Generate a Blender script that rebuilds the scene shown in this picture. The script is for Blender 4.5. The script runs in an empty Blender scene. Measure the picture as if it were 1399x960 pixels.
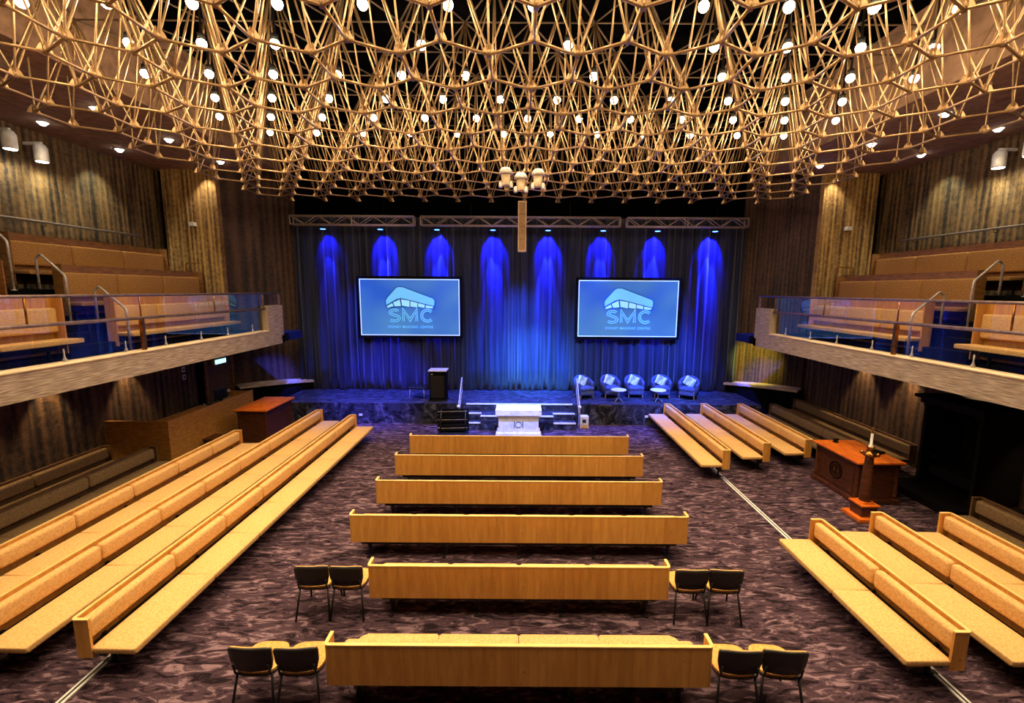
import bpy, bmesh, math, random
from mathutils import Vector, Matrix
R = math.radians
PI = math.pi
rnd = random.Random(7)
sc = bpy.context.scene
C = sc.collection

# ------------------------------------------------------------------ materials
def newmat(name):
    m = bpy.data.materials.new(name); m.use_nodes = True
    nt = m.node_tree; b = nt.nodes.get('Principled BSDF')
    return m, nt, b
def lin(c):
    return tuple((x/255/12.92 if x/255 <= .04045 else ((x/255+.055)/1.055)**2.4) for x in c) + (1,)
def N(nt, t, **kw):
    n = nt.nodes.new(t)
    for k, v in kw.items(): setattr(n, k, v)
    return n
def ramp(nt, stops):
    r = N(nt, 'ShaderNodeValToRGB'); e = r.color_ramp.elements
    e[0].position, e[0].color = stops[0]; e[1].position, e[1].color = stops[-1]
    for p, c in stops[1:-1]:
        x = e.new(p); x.color = c
    return r
def mapped(nt, scale, coord='Object', rot=(0,0,0)):
    t = N(nt, 'ShaderNodeTexCoord'); mp = N(nt, 'ShaderNodeMapping')
    mp.inputs['Scale'].default_value = scale; mp.inputs['Rotation'].default_value = rot
    nt.links.new(t.outputs[coord], mp.inputs[0]); return mp
def noisy(name, c1, c2, scale=(8,8,8), detail=4, rough=.6, metal=0, bump=.0, lo=.35, hi=.65, spec=.5, nscale=1, dist=0):
    m, nt, b = newmat(name)
    mp = mapped(nt, scale); n = N(nt, 'ShaderNodeTexNoise')
    n.inputs['Scale'].default_value = nscale; n.inputs['Detail'].default_value = detail
    n.inputs['Distortion'].default_value = dist
    nt.links.new(mp.outputs[0], n.inputs['Vector'])
    r = ramp(nt, [(lo, lin(c1)), (hi, lin(c2))])
    nt.links.new(n.outputs[0], r.inputs[0]); nt.links.new(r.outputs[0], b.inputs['Base Color'])
    b.inputs['Roughness'].default_value = rough; b.inputs['Metallic'].default_value = metal
    b.inputs['Specular IOR Level'].default_value = spec
    if bump:
        bp = N(nt, 'ShaderNodeBump'); bp.inputs['Strength'].default_value = bump; bp.inputs['Distance'].default_value = .02
        nt.links.new(n.outputs[0], bp.inputs['Height']); nt.links.new(bp.outputs[0], b.inputs['Normal'])
    return m
def emit(name, c, s):
    m, nt, b = newmat(name)
    b.inputs['Base Color'].default_value = lin(c); b.inputs['Roughness'].default_value = .4
    b.inputs['Emission Color'].default_value = lin(c); b.inputs['Emission Strength'].default_value = s
    return m
def ribbed(name, c1, c2, d, pitch=.16, dark=.35, rough=.75):
    """board-marked concrete: irregular vertical ribs that run along direction d in plan"""
    m, nt, b = newmat(name)
    t = N(nt, 'ShaderNodeTexCoord'); dp = N(nt, 'ShaderNodeVectorMath', operation='DOT_PRODUCT')
    nt.links.new(t.outputs['Object'], dp.inputs[0]); dp.inputs[1].default_value = (d[0], d[1], 0)
    sx = N(nt, 'ShaderNodeSeparateXYZ'); nt.links.new(t.outputs['Object'], sx.inputs[0])
    zz = N(nt, 'ShaderNodeMath', operation='MULTIPLY'); zz.inputs[1].default_value = .35; nt.links.new(sx.outputs[2], zz.inputs[0])
    ss = N(nt, 'ShaderNodeMath', operation='MULTIPLY'); ss.inputs[1].default_value = 1/pitch; nt.links.new(dp.outputs['Value'], ss.inputs[0])
    cb = N(nt, 'ShaderNodeCombineXYZ'); nt.links.new(ss.outputs[0], cb.inputs[0]); nt.links.new(zz.outputs[0], cb.inputs[2])
    n1 = N(nt, 'ShaderNodeTexNoise'); n1.inputs['Scale'].default_value = 1.0; n1.inputs['Detail'].default_value = 3
    nt.links.new(cb.outputs[0], n1.inputs['Vector'])
    n2 = N(nt, 'ShaderNodeTexNoise'); n2.inputs['Scale'].default_value = 9; n2.inputs['Detail'].default_value = 8; n2.inputs['Roughness'].default_value = .7
    nt.links.new(t.outputs['Object'], n2.inputs['Vector'])
    # ribs: sine of the coordinate
    wv = N(nt, 'ShaderNodeMath', operation='SINE'); m2 = N(nt, 'ShaderNodeMath', operation='MULTIPLY'); m2.inputs[1].default_value = 2*PI
    nt.links.new(ss.outputs[0], m2.inputs[0]); nt.links.new(m2.outputs[0], wv.inputs[0])
    h = N(nt, 'ShaderNodeMath', operation='MULTIPLY_ADD'); h.inputs[1].default_value = .10; nt.links.new(wv.outputs[0], h.inputs[0]); nt.links.new(n1.outputs[0], h.inputs[2])
    h2 = N(nt, 'ShaderNodeMath', operation='MULTIPLY_ADD'); h2.inputs[1].default_value = .75; nt.links.new(n2.outputs[0], h2.inputs[0]); nt.links.new(h.outputs[0], h2.inputs[2])
    h3 = N(nt, 'ShaderNodeMath', operation='SUBTRACT'); h3.inputs[1].default_value = .375; nt.links.new(h2.outputs[0], h3.inputs[0])
    r = ramp(nt, [(.30, lin(c1)), (.72, lin(c2))])
    nt.links.new(h3.outputs[0], r.inputs[0]); nt.links.new(r.outputs[0], b.inputs['Base Color'])
    bp = N(nt, 'ShaderNodeBump'); bp.inputs['Strength'].default_value = 1; bp.inputs['Distance'].default_value = .05
    nt.links.new(h2.outputs[0], bp.inputs['Height']); nt.links.new(bp.outputs[0], b.inputs['Normal'])
    b.inputs['Roughness'].default_value = rough
    return m

def veneer(name, c1, c2, leaf=.62):
    m, nt, b = newmat(name)
    mp = mapped(nt, (9, 9, .9)); n = N(nt, 'ShaderNodeTexNoise'); n.inputs['Scale'].default_value = 1.4; n.inputs['Detail'].default_value = 9; n.inputs['Roughness'].default_value = .7
    nt.links.new(mp.outputs[0], n.inputs['Vector'])
    t = N(nt, 'ShaderNodeTexCoord'); sx = N(nt, 'ShaderNodeSeparateXYZ'); nt.links.new(t.outputs['Object'], sx.inputs[0])
    dv = N(nt, 'ShaderNodeMath', operation='DIVIDE'); dv.inputs[1].default_value = leaf; nt.links.new(sx.outputs[0], dv.inputs[0])
    fl = N(nt, 'ShaderNodeMath', operation='FLOOR'); nt.links.new(dv.outputs[0], fl.inputs[0])
    wn = N(nt, 'ShaderNodeTexWhiteNoise', noise_dimensions='1D'); nt.links.new(fl.outputs[0], wn.inputs['W'])
    fr = N(nt, 'ShaderNodeMath', operation='FRACT'); nt.links.new(dv.outputs[0], fr.inputs[0])
    sm = N(nt, 'ShaderNodeMath', operation='GREATER_THAN'); sm.inputs[1].default_value = .988; nt.links.new(fr.outputs[0], sm.inputs[0])
    ad = N(nt, 'ShaderNodeMath', operation='MULTIPLY_ADD'); ad.inputs[1].default_value = .16; nt.links.new(wn.outputs[0], ad.inputs[0]); nt.links.new(n.outputs[0], ad.inputs[2])
    sb = N(nt, 'ShaderNodeMath', operation='MULTIPLY_ADD'); sb.inputs[1].default_value = -.25; nt.links.new(sm.outputs[0], sb.inputs[0]); nt.links.new(ad.outputs[0], sb.inputs[2])
    r = ramp(nt, [(.36, lin(c1)), (.74, lin(c2))]); nt.links.new(sb.outputs[0], r.inputs[0])
    k = N(nt, 'ShaderNodeTexNoise'); k.inputs['Scale'].default_value = 26; k.inputs['Detail'].default_value = 2; nt.links.new(t.outputs['Object'], k.inputs['Vector'])
    kr = ramp(nt, [(.69, (1,1,1,1)), (.76, lin((150,110,80)))]); nt.links.new(k.outputs[0], kr.inputs[0])
    mx = N(nt, 'ShaderNodeMixRGB', blend_type='MULTIPLY'); mx.inputs[0].default_value = 1
    nt.links.new(r.outputs[0], mx.inputs[1]); nt.links.new(kr.outputs[0], mx.inputs[2]); nt.links.new(mx.outputs[0], b.inputs['Base Color'])
    b.inputs['Roughness'].default_value = .42
    return m
M = {}
M['wood'] = veneer('pew_veneer', (186,124,50), (222,162,78))
M['wood_edge'] = noisy('pale_timber_edge', (226,178,96), (244,204,130), (3,3,3), rough=.35)
M['fabric'] = noisy('golden_wool', (206,157,94), (226,182,118), (40,40,40), detail=6, rough=.9, bump=.15, spec=.2)
M['fabric_dull'] = noisy('shaded_wool', (116,92,62), (146,118,82), (30,30,30), detail=6, rough=.9, bump=.15, spec=.2)  # golden wool darkened; under-gallery shade put into the colour
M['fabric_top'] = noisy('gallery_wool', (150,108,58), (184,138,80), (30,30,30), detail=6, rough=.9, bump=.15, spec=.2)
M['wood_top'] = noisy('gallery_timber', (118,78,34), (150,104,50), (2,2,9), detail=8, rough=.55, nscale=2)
M['wood_dull'] = noisy('shadowed_oak', (92,64,36), (118,84,48), (2,2,9), detail=8, rough=.6, nscale=2)  # darkened timber, carries the shade under the galleries in its colour
M['black'] = noisy('black_steel', (10,9,9), (20,18,18), (10,10,10), rough=.5)
M['black_matt'] = noisy('matt_black', (6,6,7), (12,12,13), (10,10,10), rough=.9, spec=.1)
M['chrome'] = noisy('brushed_steel', (176,168,160), (214,206,198), (20,20,20), rough=.32, metal=.45)
M['alu'] = noisy('dull_aluminium', (150,136,124), (186,172,158), (20,20,20), rough=.45, metal=.3)
M['rail'] = noisy('bronze_rail', (128,106,98), (160,136,124), (10,10,10), rough=.28, metal=.6)
M['brass'] = noisy('aged_brass', (150,98,44), (190,132,66), (10,10,10), rough=.3, metal=1)
M['tube'] = noisy('gold_anodised_tube', (164,132,94), (196,162,118), (3,3,3), rough=.36, metal=.7)
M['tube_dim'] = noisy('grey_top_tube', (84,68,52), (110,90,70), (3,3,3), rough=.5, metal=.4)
M['mahogany'] = noisy('dark_mahogany', (58,30,18), (92,48,26), (3,3,14), detail=8, rough=.35, nscale=2)
M['mahogany_top'] = noisy('polished_orange_top', (196,92,26), (226,118,40), (6,2,6), detail=8, rough=.3, nscale=2)
M['ebony'] = noisy('ebonised_oak', (9,7,6), (17,12,9), (3,3,12), detail=6, spec=.12, rough=.7, nscale=2)
M['console'] = noisy('oak_console', (176,116,48), (206,146,68), (3,3,10), detail=8, rough=.5, nscale=2)
M['marble'] = noisy('white_marble', (205,210,214), (244,246,246), (3,3,3), detail=8, rough=.35, lo=.3, hi=.55, dist=1.2)
M['ink'] = noisy('dark_inlay', (30,34,44), (44,50,60), (9,9,9), rough=.6)
M['white'] = noisy('white_plastic', (214,210,202), (236,232,226), (9,9,9), rough=.4)
M['tan'] = noisy('tan_plastic', (196,158,110), (214,176,126), (9,9,9), rough=.5)
M['parapet'] = noisy('board_marked_concrete', (122,104,88), (190,170,150), (60,3.5,44), detail=9, rough=.8, bump=.6, lo=.3, hi=.7)
M['parapet_cap'] = noisy('smooth_concrete_lip', (206,180,144), (232,208,172), (6,2,6), rough=.6)
M['soffit'] = noisy('brown_plaster', (128,98,76), (166,130,102), (5,5,5), detail=9, rough=.9, bump=.2)
M['void'] = noisy('black_roof_void', (5,5,6), (9,9,10), (2,2,2), rough=1, spec=0)  # darkness above the frame and curtain put into the colour
M['wall_y'] = ribbed('ribbed_gallery_wall', (40,30,18), (138,106,60), (0,1), .17)
M['wall_low'] = ribbed('ribbed_lower_wall', (34,24,17), (116,84,54), (0,1), .2)
M['pillar'] = ribbed('ribbed_tan_pillar', (96,66,32), (206,162,92), (1,0), .14)
M['wall_curve'] = ribbed('ribbed_stage_wall', (34,23,19), (92,64,46), (-.86,.5), .12)
M['speaker_cloth'] = noisy('tan_speaker_cloth', (150,118,88), (182,148,112), (60,60,12), rough=.8, bump=.1)
M['armchair'] = noisy('grey_velour', (54,60,84), (82,90,118), (20,20,20), rough=.85)
M['chair_shell'] = noisy('charcoal_plastic', (20,17,16), (34,29,27), (12,12,12), rough=.5)
M['chair_pad'] = noisy('tan_chair_pad', (190,142,66), (214,168,90), (30,30,30), rough=.8)
M['pillow'] = noisy('striped_pillow', (150,160,120), (232,232,200), (16,3,3), rough=.85, lo=.45, hi=.55)
M['socket'] = M['white']

# carpet: woven waves
def carpet(name, c1, c2, c3):
    m, nt, b = newmat(name)
    mp = mapped(nt, (2.3, 7.5, 2.3)); n = N(nt, 'ShaderNodeTexNoise')
    n.inputs['Scale'].default_value = 1.35; n.inputs['Detail'].default_value = 5; n.inputs['Roughness'].default_value = .62
    n.inputs['Distortion'].default_value = 1.3
    nt.links.new(mp.outputs[0], n.inputs['Vector'])
    r = ramp(nt, [(.40, lin(c1)), (.48, lin(c2)), (.54, lin(c2)), (.62, lin(c3))])
    nt.links.new(n.outputs[0], r.inputs[0])
    f = N(nt, 'ShaderNodeTexNoise'); f.inputs['Scale'].default_value = 60; f.inputs['Detail'].default_value = 4
    t = N(nt, 'ShaderNodeTexCoord'); nt.links.new(t.outputs['Object'], f.inputs['Vector'])
    mx = N(nt, 'ShaderNodeMixRGB', blend_type='OVERLAY'); mx.inputs[0].default_value = .5
    nt.links.new(r.outputs[0], mx.inputs[1]); nt.links.new(f.outputs[0], mx.inputs[2])
    nt.links.new(mx.outputs[0], b.inputs['Base Color'])
    bp = N(nt, 'ShaderNodeBump'); bp.inputs['Strength'].default_value = .5; bp.inputs['Distance'].default_value = .01
    nt.links.new(n.outputs[0], bp.inputs['Height']); nt.links.new(bp.outputs[0], b.inputs['Normal'])
    b.inputs['Roughness'].default_value = .95; b.inputs['Specular IOR Level'].default_value = .1
    return m
M['carpet'] = carpet('aubergine_wave_carpet', (30,20,25), (68,50,58), (126,101,108))
M['carpet_stage'] = carpet('stage_carpet', (24,24,30), (48,48,58), (84,84,98))

def curtain_mat():
    m, nt, b = newmat('dark_stage_velvet')
    mp = mapped(nt, (9, 9, .25)); n = N(nt, 'ShaderNodeTexNoise'); n.inputs['Scale'].default_value = 1; n.inputs['Detail'].default_value = 3
    nt.links.new(mp.outputs[0], n.inputs['Vector'])
    r = ramp(nt, [(.35, lin((27,31,50))), (.65, lin((50,58,90)))])
    nt.links.new(n.outputs[0], r.inputs[0]); nt.links.new(r.outputs[0], b.inputs['Base Color'])
    b.inputs['Roughness'].default_value = .95; b.inputs['Specular IOR Level'].default_value = .1
    b.inputs['Sheen Weight'].default_value = .3
    return m
M['curtain'] = curtain_mat()

def glass_mat():
    m = bpy.data.materials.new('clear_balustrade_glass'); m.use_nodes = True
    nt = m.node_tree; nt.nodes.clear()
    o = N(nt, 'ShaderNodeOutputMaterial'); mx = N(nt, 'ShaderNodeMixShader')
    t = N(nt, 'ShaderNodeBsdfTransparent'); t.inputs[0].default_value = (.96,.97,.97,1)
    g = N(nt, 'ShaderNodeBsdfGlossy'); g.inputs['Roughness'].default_value = .0
    lw = N(nt, 'ShaderNodeLayerWeight'); lw.inputs[0].default_value = .5
    pw = N(nt, 'ShaderNodeMath', operation='POWER'); pw.inputs[1].default_value = 4.2; nt.links.new(lw.outputs['Facing'], pw.inputs[0])
    f = N(nt, 'ShaderNodeMath', operation='MULTIPLY_ADD'); f.inputs[1].default_value = .85; f.inputs[2].default_value = .035; nt.links.new(pw.outputs[0], f.inputs[0])
    nt.links.new(f.outputs[0], mx.inputs[0]); nt.links.new(t.outputs[0], mx.inputs[1]); nt.links.new(g.outputs[0], mx.inputs[2])
    nt.links.new(mx.outputs[0], o.inputs[0])
    return m
M['glass'] = glass_mat()
def screen_mat():
    m, nt, b = newmat('lit_screen_picture')
    mp = mapped(nt, (.35,.35,.35)); n = N(nt, 'ShaderNodeTexNoise'); n.inputs['Scale'].default_value = 1.6; n.inputs['Detail'].default_value = 1
    nt.links.new(mp.outputs[0], n.inputs['Vector'])
    r = ramp(nt, [(.35, lin((24,96,214))), (.65, lin((74,140,212)))])
    nt.links.new(n.outputs[0], r.inputs[0]); nt.links.new(r.outputs[0], b.inputs['Emission Color'])
    b.inputs['Base Color'].default_value = (.02,.02,.02,1); b.inputs['Emission Strength'].default_value = .85
    return m
M['screen'] = screen_mat()
M['logo'] = emit('lit_logo_pale_blue', (98,178,240), .9)
M['logo_pale'] = emit('lit_logo_cyan', (140,208,246), .9)
M['logo_dark'] = emit('lit_logo_navy', (20,70,140), .8)
M['scr_edge'] = emit('lit_screen_border', (176,206,246), .9)
M['lamp'] = emit('warm_lamp_glass', (255,226,184), 30)
M['lamp_white'] = emit('white_lamp_glass', (255,246,232), 16)
M['led_blue'] = emit('blue_led_lens', (60,110,255), 14)
M['exit'] = emit('exit_light_panel', (160,240,244), 2.2)
M['exit_g'] = emit('exit_light_green', (20,150,110), 1.2)

# ------------------------------------------------------------------ mesh helpers
def box(bm, x0, x1, y0, y1, z0, z1, bev=0, seg=2):
    vs = [bm.verts.new((x, y, z)) for x in (x0, x1) for y in (y0, y1) for z in (z0, z1)]
    fs = [bm.faces.new([vs[i] for i in q]) for q in ((0,1,3,2),(4,6,7,5),(0,4,5,1),(2,3,7,6),(0,2,6,4),(1,5,7,3))]
    if bev:
        es = list({e for f in fs for e in f.edges})
        bmesh.ops.bevel(bm, geom=es, offset=bev, segments=seg, affect='EDGES', profile=.5)
    return bm
def tube(bm, a, b, r, n=8, r2=None, cap=True):
    a, b = Vector(a), Vector(b); d = (b-a)
    if d.length < 1e-6: return bm
    d.normalize(); u = d.orthogonal().normalized(); w = d.cross(u); r2 = r if r2 is None else r2
    A = [bm.verts.new(a+(u*math.cos(2*PI*i/n)+w*math.sin(2*PI*i/n))*r) for i in range(n)]
    B = [bm.verts.new(b+(u*math.cos(2*PI*i/n)+w*math.sin(2*PI*i/n))*r2) for i in range(n)]
    for i in range(n):
        f = bm.faces.new([A[i], A[(i+1)%n], B[(i+1)%n], B[i]]); f.smooth = True
    if cap: bm.faces.new(A[::-1]); bm.faces.new(B)
    return bm
def path(bm, pts, r, n=10, fillet=.0):
    """a bent tube with mitred joints; fillet rounds the bends"""
    P = [Vector(p) for p in pts]
    if fillet:
        Q = [P[0]]
        for i in range(1, len(P)-1):
            a = (P[i-1]-P[i]); b = (P[i+1]-P[i]); f = min(fillet, a.length*.45, b.length*.45)
            p0 = P[i]+a.normalized()*f; p1 = P[i]+b.normalized()*f
            for k in range(6):
                t = k/5; Q.append(p0*(1-t)**2+P[i]*2*t*(1-t)+p1*t*t)
        Q.append(P[-1]); P = Q
    rings = []; u = None
    for i, p in enumerate(P):
        d = (P[min(i+1, len(P)-1)]-P[max(i-1, 0)]).normalized()
        u = d.orthogonal().normalized() if u is None else (u-d*u.dot(d)).normalized()
        w = d.cross(u)
        rings.append([bm.verts.new(p+(u*math.cos(2*PI*k/n)+w*math.sin(2*PI*k/n))*r) for k in range(n)])
    for a, b in zip(rings, rings[1:]):
        for k in range(n):
            f = bm.faces.new([a[k], a[(k+1)%n], b[(k+1)%n], b[k]]); f.smooth = True
    bm.faces.new(rings[0][::-1]); bm.faces.new(rings[-1])
    return bm
def lathe(bm, prof, n=24, cx=0, cy=0):
    rs = [[bm.verts.new((cx+r*math.cos(2*PI*k/n), cy+r*math.sin(2*PI*k/n), z)) for k in range(n)] for r, z in prof]
    for a, b in zip(rs, rs[1:]):
        for k in range(n):
            f = bm.faces.new([a[k], a[(k+1)%n], b[(k+1)%n], b[k]]); f.smooth = True
    bm.faces.new(rs[0][::-1]); bm.faces.new(rs[-1]); return bm
def prism(bm, pts, z0, z1):
    a = [bm.verts.new((x, y, z0)) for x, y in pts]; b = [bm.verts.new((x, y, z1)) for x, y in pts]
    n = len(pts)
    for i in range(n): bm.faces.new([a[i], a[(i+1)%n], b[(i+1)%n], b[i]])
    bm.faces.new(a[::-1]); bm.faces.new(b); return bm
def sq_frustum(bm, z0, h0, z1, h1, cx=0, cy=0):
    a = [bm.verts.new((cx+sx*h0, cy+sy*h0, z0)) for sx, sy in ((-1,-1),(1,-1),(1,1),(-1,1))]
    b = [bm.verts.new((cx+sx*h1, cy+sy*h1, z1)) for sx, sy in ((-1,-1),(1,-1),(1,1),(-1,1))]
    for i in range(4): bm.faces.new([a[i], a[(i+1)%4], b[(i+1)%4], b[i]])
    bm.faces.new(a[::-1]); bm.faces.new(b); return bm
def BM(): return bmesh.new()
def obj(name, bm, mat, parent=None, smooth=False):
    bmesh.ops.recalc_face_normals(bm, faces=bm.faces)
    if smooth:
        for f in bm.faces: f.smooth = True
    me = bpy.data.meshes.new(name); bm.to_mesh(me); bm.free()
    me.materials.append(mat if not isinstance(mat, str) else M[mat])
    o = bpy.data.objects.new(name, me); C.objects.link(o)
    if parent: o.parent = parent
    return o
def tag(o, label, cat, group=None, kind=None):
    if label: o['label'] = label
    if cat: o['category'] = cat
    if group: o['group'] = group
    if kind: o['kind'] = kind
    return o
def thing(name, label, cat, loc=(0,0,0), rz=0, group=None):
    o = bpy.data.objects.new(name, None); C.objects.link(o); o.location = loc; o.rotation_euler = (0,0,rz)
    o.empty_display_size = .2
    return tag(o, label, cat, group)
def struct(name, bm, mat, label=None, cat=None):
    o = obj(name, bm, mat); o['kind'] = 'structure'
    if label: tag(o, label, cat)
    return o
def dup(root, loc, rz=None, label=None, group=None):
    r = root.copy(); C.objects.link(r); r.location = loc
    if rz is not None: r.rotation_euler = (0,0,rz)
    if label: r['label'] = label
    if group: r['group'] = group
    for ch in list(root.children):
        c = ch.copy(); C.objects.link(c); c.parent = r
        for g in ch.children:
            d = g.copy(); C.objects.link(d); d.parent = c
    return r
def light(kind, loc, energy, color, parent=None, target=None, size=None, angle=None, blend=.5, radius=.05):
    d = bpy.data.lights.new('light', kind); d.energy = energy; d.color = color
    if kind == 'SPOT': d.spot_size = angle; d.spot_blend = blend
    if kind in ('SPOT', 'POINT'): d.shadow_soft_size = radius
    o = bpy.data.objects.new('light', d); C.objects.link(o); o.location = loc
    if target is not None:
        v = Vector(target)-Vector(loc); o.rotation_euler = v.to_track_quat('-Z', 'Y').to_euler()
    if parent: o.parent = parent
    return o

WARM = (1, .76, .46)
# ------------------------------------------------------------------ the camera
f = 605.0
cam = bpy.data.cameras.new('camera'); co = bpy.data.objects.new('camera', cam); C.objects.link(co)
cam.sensor_fit = 'HORIZONTAL'; cam.sensor_width = 36; cam.lens = f/1399*36
cam.shift_x = -9.5/1399
cam.clip_start = .05; cam.clip_end = 200
co.matrix_world = Matrix.Translation((0,0,4.6)) @ Matrix.Rotation(R(90-7.9), 4, 'X') @ Matrix.Rotation(.0065, 4, 'Z')
sc.camera = co
sc.view_settings.view_transform = 'Standard'; sc.view_settings.look = 'None'
sc.view_settings.exposure = 0; sc.view_settings.gamma = 1; sc.view_settings.use_curve_mapping = False
w = bpy.data.worlds.new('world'); sc.world = w; w.use_nodes = True
w.node_tree.nodes['Background'].inputs[0].default_value = (.02,.016,.012,1)
w.node_tree.nodes['Background'].inputs[1].default_value = 0.0

# ------------------------------------------------------------------ the setting
XW, XL, XF = 12.6, 10.5, 7.6          # gallery wall, lower wall, gallery front
YB, YS, YC = -3.0, 14.85, 16.95       # rear wall, stage front, curtain
ZS, ZT = .72, 8.6                     # stage floor, side soffit
YE = 14.26                            # far end of the galleries
struct('floor', box(BM(), -13, 13, YB, 18, -.2, 0), 'carpet', 'dark aubergine carpet with woven wavy streaks', 'floor')
struct('ceiling', box(BM(), -13, 13, YB, 18, 10.4, 10.6), 'void')
for s, nm in ((-1, 'left'), (1, 'right')):
    def X(a, b): return (min(s*a, s*b), max(s*a, s*b))
    struct('wall_'+nm, box(BM(), *X(XW, XW+.3), YB, 16.2, 2.86, 10.4), 'wall_y')
    struct('wall_lower_'+nm, box(BM(), *X(XL, XL+.3), YB, 16.0, 0, 2.86), 'wall_low')
    struct('ceiling_soffit_'+nm, box(BM(), *X(8.3, XW), YB, 16.0, ZT, 10.4), 'soffit')
    # curved stage side wall, floor to roof
    bm = BM(); pts = []
    p0, p1, p2 = Vector((10.4, 15.95)), Vector((9.6, 16.9)), Vector((8.35, 17.15))
    for k in range(13):
        t = k/12; q = p0*(1-t)**2+p1*2*t*(1-t)+p2*t*t; pts.append((q.x, q.y))
    pts += [(8.35, 17.5), (10.9, 17.5), (10.9, 15.95)]
    prism(bm, [(s*x, y) for x, y in pts], 0, 10.4)
    struct('wall_stage_'+nm, bm, 'wall_curve')
    # pale curved ledge at its foot
    bm = BM(); inner = []; outer = []
    for k in range(13):
        t = k/12; q = p0*(1-t)**2+p1*2*t*(1-t)+p2*t*t
        inner.append((q.x-.42-.15*math.sin(t*PI), q.y-.42+.1*t)); outer.append((q.x, q.y))
    prism(bm, [(s*x, y) for x, y in inner+outer[::-1]], 1.02, 1.10)
    struct('trim_ledge_'+nm, bm, 'parapet_cap')
    light('SPOT', (s*6.2, 14.6, 5.8), 6000, (.05,.08,1), target=(s*9.3, 16.2, 1.0), angle=R(24), blend=.6)  # added unseen blue spot that tints the ledge
    bm = BM(); prism(bm, [(s*(x+.05), y+.06) for x, y in inner]+[(s*x, y) for x, y in outer[::-1]], 0, 1.02)
    struct('trim_plinth_'+nm, bm, 'black_matt')
    # gallery slab, tiers and front
    g = BM()
    box(g, *X(XF+.2, XW), YB, YE+1.6, 2.86, 3.12)
    box(g, *X(10.0, XW), YB, 15.4, 3.12, 3.82); box(g, *X(11.1, XW), YB, 15.4, 3.82, 4.54)
    for k in range(2): box(g, *X(10.0-.32*(2-k), 10.0), 9.15, 10.2, 3.12, 3.12+.24*(k+1)-.0)
    for k in range(2): box(g, *X(11.1-.32*(2-k), 11.1), 9.15, 10.2, 3.82, 3.82+.24*(k+1))
    struct('balcony_'+nm, g, 'black_matt')
    g = BM(); box(g, *X(XF, XF+.2), YB, YE, 2.86, 3.30); box(g, *X(XF, XF+.2), 13.42, YE, 3.30, 4.08)
    box(g, *X(XF, XL), YE-.12, YE, 2.86, 3.12)
    par = struct('trim_parapet_'+nm, g, 'parapet')
    g = BM(); box(g, *X(XF-.015, XF+.3), YB, 13.42, 3.30, 3.335, .01)
    struct('trim_cap_'+nm, g, 'parapet_cap')
    # tan pillar; a black sheet stands in for the shaded slot beside it
    struct('pillar_'+nm, box(BM(), *X(10.4, 12.25), 15.75, 16.2, 3.12, ZT), 'pillar')
    struct('wall_slot_shade_'+nm, box(BM(), *X(12.25, 12.6), 16.1, 16.2, 3.12, ZT), 'black_matt')
struct('wall_back', box(BM(), -13, 13, 17.5, 17.8, 0, 10.4), 'void')
struct('wall_rear', box(BM(), -13, 13, YB-.2, YB, 0, 10.4), 'wall_curve')
# exit doorway under the left gallery
d = thing('door_1', 'dark recessed exit door in the wall under the left gallery', 'door', (-XL, 14.95, 0)); d['kind'] = 'structure'
bm = BM(); box(bm, -.02, .05, -.78, -.52, 0, 2.5); box(bm, -.02, .05, .98, 1.04, 0, 2.5)
obj('slot_shade', bm, 'black_matt', d)  # black strips stand in for the shade in the door recess
bm = BM(); box(bm, 0, .09, -.5, -.38, 0, 2.42); box(bm, 0, .09, .86, .98, 0, 2.42); box(bm, 0, .09, -.38, .86, 2.3, 2.42)
obj('door_frame', bm, 'wood_top', d)
obj('door_leaf', box(BM(), 0, .04, -.38, .86, 0, 2.3), 'wood_dull', d)
t = thing('exit_sign', 'small glowing pale cyan exit light above the left door', 'exit sign', (-XL+.14, 15.1, 2.0))
obj('housing', box(BM(), -.05, .05, -.3, .3, 0, .2, .015), 'white', t)
obj('light_panel', box(BM(), .05, .06, -.27, .27, .03, .17), 'exit', t)
obj('housing', box(BM(), -.14, -.05, -.05, .05, .05, .15), 'white', t)
t = thing('wall_switch', 'pair of white switch plates beside the left exit door', 'switch', (-XL+.005, 13.62, 1.75))
for k in range(2):
    p = obj('plate', box(BM(), 0, .02, -.07, .07, k*.24, k*.24+.16, .005), 'white', t)
    obj('button', box(BM(), .02, .03, -.03, .03, k*.24+.05, k*.24+.11), 'ink', p)

# stage
st = BM(); box(st, -8.35, 8.35, YS, 17.4, 0, ZS)
struct('stage_floor', st, 'carpet_stage', 'raised stage with dark carpet washed in blue light', 'stage')
t = thing('stage_steps', 'carpeted steps with pale nosings up to the stage, behind the white altar', 'steps', (0, YS, 0))
obj('tread', box(BM(), -1.85, 1.9, -.32, 0, 0, .48), 'carpet_stage', t)
obj('tread', box(BM(), -1.85, 1.9, -.64, -.32, 0, .24), 'carpet_stage', t)
obj('landing', box(BM(), -1.25, 1.15, -.72, -.32, .24, .5), 'carpet_stage', t)
bm = BM(); box(bm, -1.25, 1.15, -.72, -.64, 0, .24); obj('landing_front', bm, 'carpet_stage', t)
for x0, x1, y, z in ((-1.8, 1.85, -.0, ZS), (-1.85, -1.25, -.32, .48), (1.15, 1.9, -.32, .48), (-1.25, 1.15, -.72, .5), (-1.85, -1.25, -.64, .24), (1.15, 1.9, -.64, .24)):
    obj('nosing', box(BM(), x0, x1, y-.025, y+.03, z-.03, z+.012), 'white', t)
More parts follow.
